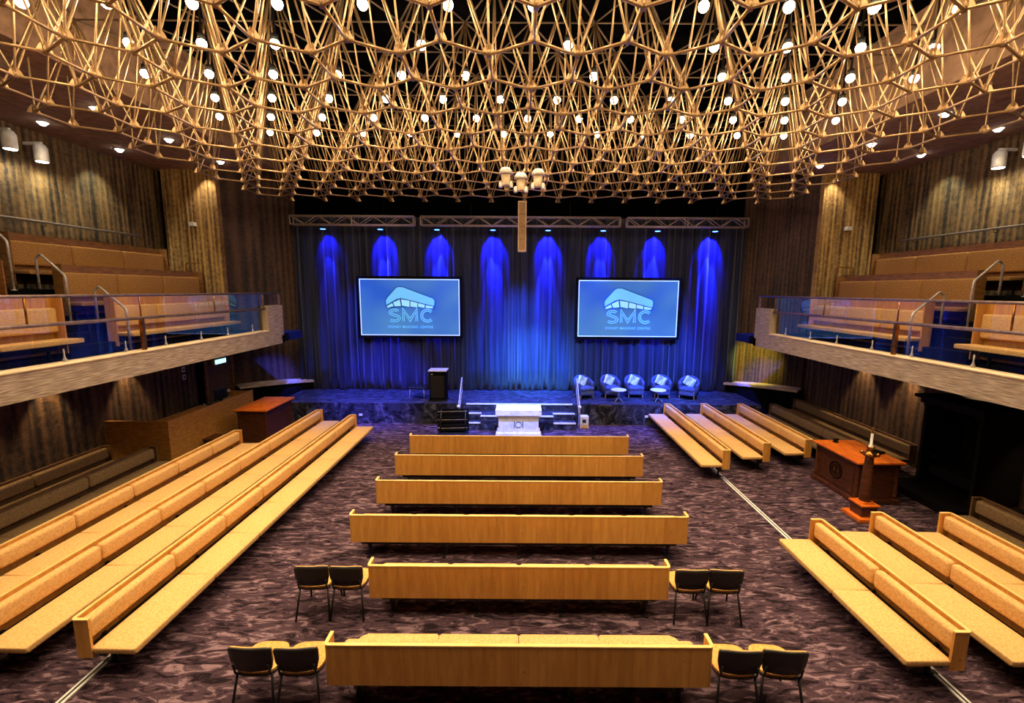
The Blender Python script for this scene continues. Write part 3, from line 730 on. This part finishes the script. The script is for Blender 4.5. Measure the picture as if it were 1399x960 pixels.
# ------------------------------------------------------------------ gallery railings
for s, nm in ((-1, 'left'), (1, 'right')):
    t = thing('balcony_railing', 'glass and bronze railing along the %s gallery front' % nm, 'railing', (s*(XF+.08), 0, 3.335))
    zu, zl = 4.45-3.335, 3.99-3.335
    obj('top_rail', path(BM(), [(0, -.5, zu), (0, YE+.05, zu)], .028), 'rail', t)
    obj('lower_rail', path(BM(), [(0, -.5, zl), (0, 13.4, zl)], .033), 'rail', t)
    for y in (.5, 4.75, 9.0):
        obj('post', box(BM(), -.035, .035, y-.035, y+.035, 0, zl, .008), 'brass', t)
    for y in (.5, 2.7, 4.75, 6.9, 9.0, 11.2, 13.35):
        obj('upright', tube(BM(), (0, y, zl), (0, y, zu), .015), 'brass', t)
    obj('end_post', box(BM(), -.03, .03, YE-.06, YE, 4.08-3.335, zu, .005), 'rail', t)
    gx = s*.07
    ys = [.4, 2.6, 4.8, 7.0, 9.2, 11.3, 13.4]
    for a, b in zip(ys, ys[1:]):
        obj('glass_panel', box(BM(), gx-.005, gx+.005, a+.01, b-.01, .02, zu-.01), 'glass', t)
        for y in (a+.5, b-.5):
            obj('glass_clamp', lathe(BM(), [(.03,0),(.035,.03),(.02,.06),(.012,.1),(.012,.22)], 10, gx+s*.04, y), 'chrome', t)
    obj('glass_panel', box(BM(), gx-.005, gx+.005, 13.43, YE+.02, 4.08-3.335, zu-.01), 'glass', t)
    # aisle handrails
    for k in range(3):
        x0, z0 = 8.45+1.12*k, 3.12+.7*k
        t = thing('aisle_handrail', 'bent steel handrail by the %s gallery aisle, %s tier' % (nm, ('front', 'middle', 'top')[k]), 'handrail', (s*x0, 9.55 if k == 0 else 9.45, z0 if k == 0 else z0))
        dy_ = .55
        obj('rail', path(BM(), [(0,0,0), (0,0,1.02), (s*1.05, dy_, 1.5), (s*1.16, dy_, 1.42), (s*1.16, dy_, .74)], .024, fillet=.09), 'chrome', t)
        obj('flange', lathe(BM(), [(.05,0),(.05,.012),(.03,.02)], 14), 'chrome', t)
    t = thing('wall_handrail', 'long bronze handrail along the %s gallery wall' % nm, 'handrail', (s*(XW-.12), 0, 6.28))
    obj('rail', path(BM(), [(0, 1, 0), (0, 14.9, 0)], .03), 'alu', t)
    for y in (3, 6, 9, 12, 14.4): obj('bracket', path(BM(), [(0,y,-.02), (0,y,-.1), (s*.12,y,-.1)], .01), 'black', t)
    t = thing('stair_guard', 'small looped bronze guard rail before the %s tan pillar' % nm, 'guard rail', (s*10.95, 15.15, 3.82))
    obj('rail', path(BM(), [(-.28,0,0), (-.28,0,1.6), (.28,0,1.6), (.28,0,0)], .018, fillet=.06), 'brass', t)
    obj('rail', path(BM(), [(-.28,0,.85), (.28,0,1.1)], .012), 'brass', t)
    # floor rail
    t = thing('floor_rail', 'straight pale metal rail set in the carpet on the %s' % nm, 'floor rail', (s*5.10, 0, 0))
    obj('strip', box(BM(), -.045, .045, 2.4, 13.5 if s < 0 else 14.6, 0, .012), 'white', t)
    obj('groove', box(BM(), -.012, .012, 2.4, 13.5 if s < 0 else 14.6, .012, .014), 'black', t)

# ------------------------------------------------------------------ stacking chairs
def make_chair(label, loc, rz, group):
    t = thing('stacking_chair', label, 'chair', loc, rz, group)
    # seat faces +Y, back at y=-.2
    bm = BM(); n = 8; rows = []
    for k in range(n+1):
        u = -1+2*k/n; x = u*(.228); y = -.21-.035*(1-u*u)
        rows.append([(x*.86, y+.02, .50), (x, y, .62), (x*1.02, y-.02, .76), (x*.98, y-.03, .815-.02*u*u*u*u)])
    def skin(bm, rows, off):
        V = [[bm.verts.new((x, y+off, z)) for x, y, z in r] for r in rows]
        return V
    A = skin(bm, rows, 0); B = skin(bm, rows, .018)
    for i in range(n):
        for j in range(3):
            bm.faces.new([A[i][j], A[i+1][j], A[i+1][j+1], A[i][j+1]]).smooth = True
            bm.faces.new([B[i][j], B[i][j+1], B[i+1][j+1], B[i+1][j]]).smooth = True
        bm.faces.new([A[i][0], B[i][0], B[i+1][0], A[i+1][0]]); bm.faces.new([A[i][3], A[i+1][3], B[i+1][3], B[i][3]])
    for e in (0, n):
        for j in range(3): bm.faces.new([A[e][j], A[e][j+1], B[e][j+1], B[e][j]])
    obj('backrest', bm, 'chair_shell', t)
    bm = BM(); rr = [[(x*.97, y, z-.004) for x, y, z in r] for r in rows]
    A = skin(bm, rr, .019); B = skin(bm, rr, .04)
    for i in range(n):
        for j in range(3):
            bm.faces.new([A[i][j], A[i+1][j], A[i+1][j+1], A[i][j+1]]).smooth = True
            bm.faces.new([B[i][j], B[i][j+1], B[i+1][j+1], B[i+1][j]]).smooth = True
        bm.faces.new([A[i][0], B[i][0], B[i+1][0], A[i+1][0]]); bm.faces.new([A[i][3], A[i+1][3], B[i+1][3], B[i][3]])
    for e in (0, n):
        for j in range(3): bm.faces.new([A[e][j], A[e][j+1], B[e][j+1], B[e][j]])
    obj('back_pad', bm, 'chair_pad', t)
    def seat(z0, z1, sc_):
        bm = BM(); pts = []
        for k in range(28):
            a = 2*PI*k/28; c, s2 = math.cos(a), math.sin(a)
            pts.append((.235*sc_*math.copysign(abs(c)**.55, c), .02+.225*sc_*math.copysign(abs(s2)**.6, s2)))
        return prism(bm, pts, z0, z1)
    obj('seat_shell', seat(.425, .445, 1), 'chair_shell', t); obj('seat_pad', seat(.445, .472, .96), 'chair_pad', t)
    for sx in (-1, 1):
        obj('leg', path(BM(), [(sx*.19, -.17, .43), (sx*.232, -.27, .0)], .014), 'black', t)
        obj('leg', path(BM(), [(sx*.19, .16, .43), (sx*.228, .25, .0)], .014), 'black', t)
        obj('back_stay', path(BM(), [(sx*.19, -.12, .42), (sx*.19, -.20, .45), (sx*.19, -.235, .60)], .011, fillet=.03), 'black', t)
    obj('frame', box(BM(), -.2, .2, -.15, .15, .408, .425), 'black', t)
    return t
c0 = make_chair('dark stacking chair with tan pad, outermost left beside the nearest pew', (-2.865, 4.48, 0), 0, 'stacking chairs')
dup(c0, (-2.385, 4.48, 0), R(3), 'dark stacking chair with tan pad, touching the left end of the nearest pew')
dup(c0, (2.415, 4.48, 0), R(-3), 'dark stacking chair with tan pad, touching the right end of the nearest pew')
dup(c0, (2.90, 4.48, 0), R(-5), 'dark stacking chair with tan pad, outermost right beside the nearest pew')
dup(c0, (-2.87, 5.88, 0), R(3), 'dark stacking chair, outermost left beside the second pew')
dup(c0, (-2.385, 5.88, 0), R(1), 'dark stacking chair touching the left end of the second pew')
dup(c0, (2.415, 5.85, 0), R(-1), 'dark stacking chair touching the right end of the second pew')
dup(c0, (2.90, 5.85, 0), R(-4), 'dark stacking chair, outermost right beside the second pew')

# ------------------------------------------------------------------ altar
t = thing('altar', 'white marble altar with a square and circle emblem before the stage steps', 'altar', (-.0, 13.5, 0))
bm = BM(); box(bm, -.72, .72, -.32, .32, 0, .10, .012); box(bm, -.68, .68, -.29, .29, .10, .22, .02); obj('plinth', bm, 'marble', t)
obj('body', box(BM(), -.62, .62, -.25, .25, .22, .72, .01), 'marble', t)
bm = BM(); box(bm, -.66, .66, -.28, .28, .70, .76, .012); box(bm, -.71, .71, -.32, .32, .76, .97, .02, 3); obj('top_slab', bm, 'marble', t)
bm = BM()
for x in (-.13, .13): box(bm, x-.012, x+.012, -.258, -.249, .38, .58)
for k in range(24):
    a0, a1 = 2*PI*k/24, 2*PI*(k+1)/24
    q = [(r*math.cos(a), .48+r*math.sin(a)) for r, a in ((.1,a0),(.1,a1),(.082,a1),(.082,a0))]
    A = [bm.verts.new((x, -.258, z)) for x, z in q]; B = [bm.verts.new((x, -.249, z)) for x, z in q]
    for i in range(4): bm.faces.new([A[i], A[(i+1)%4], B[(i+1)%4], B[i]])
    bm.faces.new(A)
    bm.faces.new(B[::-1])
obj('emblem', bm, 'ink', t)
light('SPOT', (0, 9.0, 7.3), 330, (.7,.85,1), target=(0, 13.4, .7), angle=R(13), blend=.5, radius=.08)  # added cool white spot that brightens the altar, without a fixture

# ------------------------------------------------------------------ stage furniture
t = thing('lectern', 'black lectern with a white top at the left of the stage', 'lectern', (-2.83, 15.35, ZS))
obj('body', box(BM(), -.29, .29, -.2, .22, .04, 1.06, .01), 'black_matt', t)
obj('base', box(BM(), -.32, .32, -.24, .26, 0, .04), 'black', t)
bm = BM(); box(bm, -.32, .32, -.26, .26, 1.06, 1.10, .008); obj('top', bm, 'white', t)
obj('badge', box(BM(), -.24, -.16, -.206, -.199, .94, .97), 'chrome', t)
obj('front_panel', box(BM(), -.25, .22, -.212, -.2, .12, .9), 'black', t)
t = thing('side_table', 'small dark table with thin metal legs left of the black lectern', 'table', (-3.6, 15.5, ZS))
obj('tabletop', box(BM(), -.3, .3, -.25, .25, .43, .46, .008), 'black', t)
for sx in (-1, 1):
    for sy in (-1, 1): obj('leg', tube(BM(), (sx*.26, sy*.21, 0), (sx*.24, sy*.19, .43), .01), 'chrome', t)
def make_armchair(label, loc, rz):
    t = thing('tub_armchair', label, 'armchair', loc, rz, 'tub armchairs in a row on the stage')
    # open side faces -Y ; wrap shell
    n = 26; bm = BM(); rings = []
    for k in range(n+1):
        a = R(-38)+(PI+R(76))*k/n; c, s2 = math.cos(a), math.sin(a)
        top = .58+.20*max(0, math.sin(a))**1.0 if s2 > 0 else .58+.05*s2
        ro, ri = .37, .28; fl = 1+.06*(top-.5)
        rings.append([bm.verts.new(v) for v in ((ro*c*.96, ro*s2*.96, .16), (ro*c*fl, ro*s2*fl, top-.03), (ro*c*fl*.96, ro*s2*fl*.96, top), (ri*c*fl*1.04, ri*s2*fl*1.04, top), (ri*c, ri*s2, top-.04), (ri*c, ri*s2, .16))])
    for a, b in zip(rings, rings[1:]):
        for j in range(6):
            q = bm.faces.new([a[j], b[j], b[(j+1)%6], a[(j+1)%6]]); q.smooth = True
    bm.faces.new(rings[0]); bm.faces.new(rings[-1][::-1])
    obj('tub_back', bm, 'armchair', t)
    obj('seat_base', box(BM(), -.27, .27, -.31, .2, .15, .30, .02), 'armchair', t)
    obj('seat_cushion', box(BM(), -.265, .265, -.33, .22, .30, .42, .045, 4), 'armchair', t, True)
    for sx in (-1, 1):
        for y in (-.24, .24): obj('leg', tube(BM(), (sx*.24, y, .16), (sx*.26, y*1.05, 0), .02, 8, .014), 'tan', t)
    return t
A0 = None
for k, (x, rz, w_) in enumerate(((2.38, 20, 'leftmost, angled inwards'), (3.37, 8, 'second from the left'), (4.26, 0, 'middle of the five'), (5.25, -8, 'second from the right'), (6.2, -32, 'rightmost, angled inwards'))):
    lb = 'grey tub armchair on the stage, '+w_
    y = 16.0 if k in (1, 2, 3) else 15.85
    if A0 is None: A0 = make_armchair(lb, (x, y, ZS), R(rz))
    else: dup(A0, (x, y, ZS), R(rz), lb)
    p = BM(); box(p, -.19, .19, -.05, .05, -.17, .17, .045, 4)
    for v in p.verts: v.co.y *= max(.25, 1-2.2*max(abs(v.co.x), abs(v.co.z))**1.5*3)
    o = obj('throw_pillow', p, 'pillow', None, True); a = R(rz)
    o.location = (x-.13*math.sin(a)+.0, y+.13*math.cos(a), ZS+.59); o.rotation_euler = (R(-14), R(25), a)
    tag(o, 'pale striped pillow on the tub armchair, '+w_.split(',')[0], 'pillow', 'pillows on the armchairs')
for k, x in enumerate((3.52, 4.92)):
    t = thing('round_table', ('left' if k == 0 else 'right')+' small round white table before the tub armchairs', 'table', (x, 15.28, ZS))
    obj('tabletop', lathe(BM(), [(.25,.40),(.27,.41),(.27,.43),(.255,.44)], 28), 'white', t)
    obj('stem', tube(BM(), (0,0,.08), (0,0,.40), .02), 'chrome', t)
    for q in range(4):
        a = PI/4+q*PI/2; obj('leg', path(BM(), [(0,0,.14), (.1*math.cos(a), .1*math.sin(a), .1), (.2*math.cos(a), .2*math.sin(a), 0.005)], .01), 'chrome', t)
t = thing('white_heater', 'small white box unit with a tan base by the right stage handrail', 'heater', (2.2, 14.52, 0))
obj('base', box(BM(), -.17, .17, -.13, .13, 0, .1, .01), 'tan', t)
obj('body', box(BM(), -.16, .16, -.12, .12, .1, .42, .03, 3), 'white', t)
obj('grille', box(BM(), -.06, .07, -.126, -.119, .2, .31), 'ink', t)
for x, lb in ((4.42, 'tiny white floor-level lamp on the stage front right of the steps'), (-5.45, 'tiny white floor-level lamp on the stage front left of the steps')):
    o = obj('step_light', box(BM(), -.06, .06, -.04, 0, -.04, .04, .012), 'white'); o.location = (x, YS+.005, .3); tag(o, lb, 'lamp')
# black slatted trolley
t = thing('equipment_trolley', 'black slatted equipment trolley with shiny castors left of the altar', 'trolley', (-2.05, 13.55, 0))
for k in range(5):
    obj('slat', box(BM(), -.52, .46, -.02, .02, .17+.13*k, .26+.13*k, .006), 'black_matt', t).rotation_euler = (R(-14), R(-2), 0)
for k in (0, 2, 4):
    obj('slat_edge', box(BM(), -.5, .44, -.028, -.02, .25+.13*k, .262+.13*k), 'alu', t).rotation_euler = (R(-14), R(-2), 0)
obj('panel', box(BM(), -.5, .45, .26, .29, .1, .82, .01), 'black_matt', t)
for x in (-.42, .36): obj('upright', path(BM(), [(x, .02, .06), (x, .05, .45), (x, .2, .8)], .02), 'black', t)
obj('base_frame', box(BM(), -.5, .45, -.25, .3, .07, .11), 'black', t)
for x in (-.4, -.02, .36):
    for y in (-.2, .25): obj('castor', lathe(BM(), [(.02,0),(.045,.02),(.045,.05),(.015,.07)], 12, x, y), 'chrome', t)

# ------------------------------------------------------------------ desks, pillar candle, canopy chair, console
def desk(label, loc, lx, ly, h, inlay=False, emblem=False):
    """origin at base centre, lx by ly footprint"""
    t = thing('pedestal_desk', label, 'desk', loc)
    x, y = lx/2, ly/2
    obj('body', box(BM(), -x+.1, x-.1, -y+.1, y-.1, .08, h-.06), 'mahogany', t)
    bm = BM(); box(bm, -x+.05, x-.05, -y+.05, y-.05, 0, .1, .02); obj('plinth', bm, 'mahogany', t)
    bm = BM(); box(bm, -x+.06, x-.06, -y+.06, y-.06, h-.12, h-.05, .02); obj('moulding', bm, 'mahogany', t)
    obj('desktop', box(BM(), -x, x, -y, y, h-.05, h, .012), 'mahogany_top', t)
    for sx in (-1, 1):
        for sy in (-1, 1):
            c = BM(); lathe(c, [(.055,.14),(.045,.18),(.04,.5),(.038,h-.16),(.055,h-.12)], 14, sx*(x-.1), sy*(y-.1))
            box(c, sx*(x-.1)-.08, sx*(x-.1)+.08, sy*(y-.1)-.08, sy*(y-.1)+.08, .0, .12, .012)
            obj('corner_column', c, 'mahogany', t)
    if inlay:
        bm = BM(); box(bm, -x+.2, x-.28, -y+.3, y-.3, h, h+.03, .01); obj('desk_pad', bm, 'mahogany_top', t)
    fx = -x+.1
    if emblem:
        bm = BM()
        for k in range(28):
            a0, a1 = 2*PI*k/28, 2*PI*(k+1)/28
            for r0, r1 in ((.2,.17),(.13,.115)):
                q = [(r*math.cos(a), .5+r*math.sin(a)) for r, a in ((r0,a0),(r0,a1),(r1,a1),(r1,a0))]
                A = [bm.verts.new((fx-.014, yy, z)) for yy, z in q]; B = [bm.verts.new((fx+.001, yy, z)) for yy, z in q]
                for i in range(4): bm.faces.new([A[i], A[(i+1)%4], B[(i+1)%4], B[i]])
                bm.faces.new(A); bm.faces.new(B[::-1])
        box(bm, fx-.012, fx, -.012, .012, .41, .59); box(bm, fx-.012, fx, -.06, .06, .44, .46)
        obj('carved_emblem', bm, 'ebony', t)
        bm = BM()
        for a, b, c, d2 in ((-y+.2, y-.2, .18, .21), (-y+.2, y-.2, .76, .79), (-y+.2, -y+.23, .21, .76), (y-.23, y-.2, .21, .76)):
            box(bm, fx-.012, fx, a, b, c, d2)
        obj('panel_moulding', bm, 'mahogany', t)
    return t
desk('mahogany pedestal desk with orange top and carved circle emblem on the right', (7.83, 9.85, 0), 1.05, 1.5, .97, emblem=True)
desk('dark mahogany desk with red-orange top and raised pad on the left', (-7.8, 13.3, 0), .98, 1.65, 1.1, inlay=True)
t = thing('gavel_block', 'small dark gavel and block on the right mahogany desk', 'gavel', (7.75, 10.42, .97))
obj('block', lathe(BM(), [(.06,0),(.065,.01),(.055,.03)], 16), 'ebony', t)
obj('head', tube(BM(), (-.03,.02,.06), (.08,.02,.06), .028), 'ebony', t); obj('handle', tube(BM(), (.025,.02,.06), (.03,.2,.012), .009), 'ebony', t)
o = obj('book', box(BM(), -.1, .1, -.14, .14, 0, .04, .006), 'ebony'); o.location = (8.2, 9.75, .97); o.rotation_euler = (0,0,.4)
tag(o, 'small closed black book lying on the right mahogany desk', 'book')
t = thing('candle_pillar', 'tall tapered wooden candle column on a stepped plinth beside the right desk', 'candlestick', (7.12, 8.6, 0))
bm = BM(); box(bm, -.26, .26, -.26, .26, 0, .08, .01); obj('plinth', bm, 'mahogany_top', t)
bm = BM(); box(bm, -.16, .16, -.16, .16, .08, .30, .008); obj('pedestal', bm, 'mahogany', t)
bm = BM(); box(bm, -.19, .19, -.19, .19, .30, .335, .008); box(bm, -.12, .12, -.12, .12, .335, .37, .01); obj('pedestal_cap', bm, 'mahogany_top', t)
obj('column', lathe(BM(), [(.1,.37),(.11,.40),(.105,.6),(.095,.9),(.075,1.25),(.07,1.3)], 20), 'mahogany', t)
obj('capital', lathe(BM(), [(.07,1.3),(.12,1.33),(.13,1.36),(.08,1.39),(.03,1.44),(.07,1.5),(.07,1.52)], 20), 'brass', t)
for q in range(4):
    a = PI/4+q*PI/2; obj('scroll', lathe(BM(), [(.01,1.33),(.035,1.35),(.035,1.38),(.01,1.41)], 10, .13*math.cos(a), .13*math.sin(a)), 'brass', t)
obj('candle', lathe(BM(), [(.045,1.5),(.045,1.53),(.024,1.55),(.024,1.78),(.02,1.79)], 14), 'white', t)
obj('candle_tip', lathe(BM(), [(.02,1.79),(.02,1.83),(.008,1.85),(.005,1.92)], 10), 'brass', t)
# canopy chair
t = thing('canopy_throne', 'very dark canopied ceremonial chair against the right wall under the gallery', 'throne', (9.85, 9.35, 0))
obj('platform', box(BM(), -1.0, .6, -.85, .85, 0, .18, .01), 'ebony', t)
obj('back', box(BM(), .45, .6, -.62, .62, .18, 2.1), 'ebony', t)
for sy in (-1, 1):
    obj('side_panel', box(BM(), -.35, .45, sy*.62-.05, sy*.62+.05, .18, 2.1), 'ebony', t)
    obj('column', lathe(BM(), [(.07,.18),(.08,.24),(.05,.3),(.045,1.2),(.05,1.98),(.08,2.08)], 14, -.4, sy*.62), 'ebony', t)
    obj('armrest', box(BM(), -.25, .4, sy*.46-.06, sy*.46+.06, .82, .88, .015), 'ebony', t)
bm = BM(); box(bm, -.5, .6, -.72, .72, 2.08, 2.2, .02); box(bm, -.58, .6, -.8, .8, 2.2, 2.28, .02); obj('canopy', bm, 'ebony', t)
obj('seat', box(BM(), -.3, .45, -.5, .5, .42, .66, .03), 'ebony', t); obj('back_cushion', box(BM(), .38, .45, -.42, .42, .8, 1.7, .03), 'black_matt', t)
# console
t = thing('control_console', 'long oak control desk with open top beneath the left gallery', 'console', (-8.88, 12.9, 0))
y0, y1 = -2.05, 1.55; zt = 1.22
obj('front_panel', box(BM(), -.05, 0, y0, y1, 0, zt), 'console', t)
obj('side_panel', box(BM(), -1.6, -.05, y0, y0+.05, 0, zt), 'console', t)
obj('side_panel', box(BM(), -.75, -.05, y1-.05, y1, 0, zt), 'console', t)
bm = BM(); box(bm, -.06, .015, y0-.01, y1+.01, zt, zt+.025, .005); box(bm, -1.6, -.06, y0-.01, y0+.06, zt, zt+.025, .005); obj('top_trim', bm, 'wood', t)
obj('worktop', box(BM(), -.75, -.05, y0+.05, y1-.05, zt-.2, zt-.16), 'console', t)
obj('shelf', box(BM(), -.42, -.05, y0+.05, y0+1.7, zt-.06, zt-.0), 'console', t)
t = thing('computer_monitor', 'small black monitor standing inside the oak control desk', 'monitor', (-9.3, 13.5, 1.06))
obj('display', box(BM(), -.02, .02, -.27, .27, .1, .44, .008), 'black', t); obj('stand', box(BM(), -.02, .02, -.04, .04, .01, .14), 'black', t); obj('foot', box(BM(), -.1, .1, -.13, .13, 0, .012), 'black', t)
t = thing('mixing_desk', 'low audio mixer with pale knobs inside the oak control desk', 'mixer', (-9.3, 12.5, 1.06))
obj('case', box(BM(), -.22, .22, -.4, .4, 0, .12, .01), 'black', t)
for k in range(6): obj('knob', lathe(BM(), [(.015,.12),(.018,.13),(.012,.15)], 8, .1-.1*(k%2), -.3+.11*k), 'white', t)
t = thing('table_lamp', 'small bent brass lamp at the far end of the oak control desk', 'lamp', (-9.35, 14.1, 1.06))
obj('base', lathe(BM(), [(.07,0),(.075,.01),(.03,.03)], 14), 'brass', t); obj('arm', path(BM(), [(0,0,.02), (0,0,.3), (.1,-.3,.34)], .01, fillet=.05), 'brass', t); obj('shade', lathe(BM(), [(.06,.28),(.055,.3),(.02,.36)], 12, .1, -.3), 'white', t)
t = thing('low_stool', 'low dark wooden step stool between the oak console and mahogany desk', 'stool', (-8.45, 12.0, 0))
obj('top', box(BM(), -.28, .28, -.25, .25, .42, .47, .01), 'mahogany', t)
for sx in (-1, 1):
    obj('side', box(BM(), sx*.24-.02, sx*.24+.02, -.22, .22, 0, .42), 'mahogany', t)
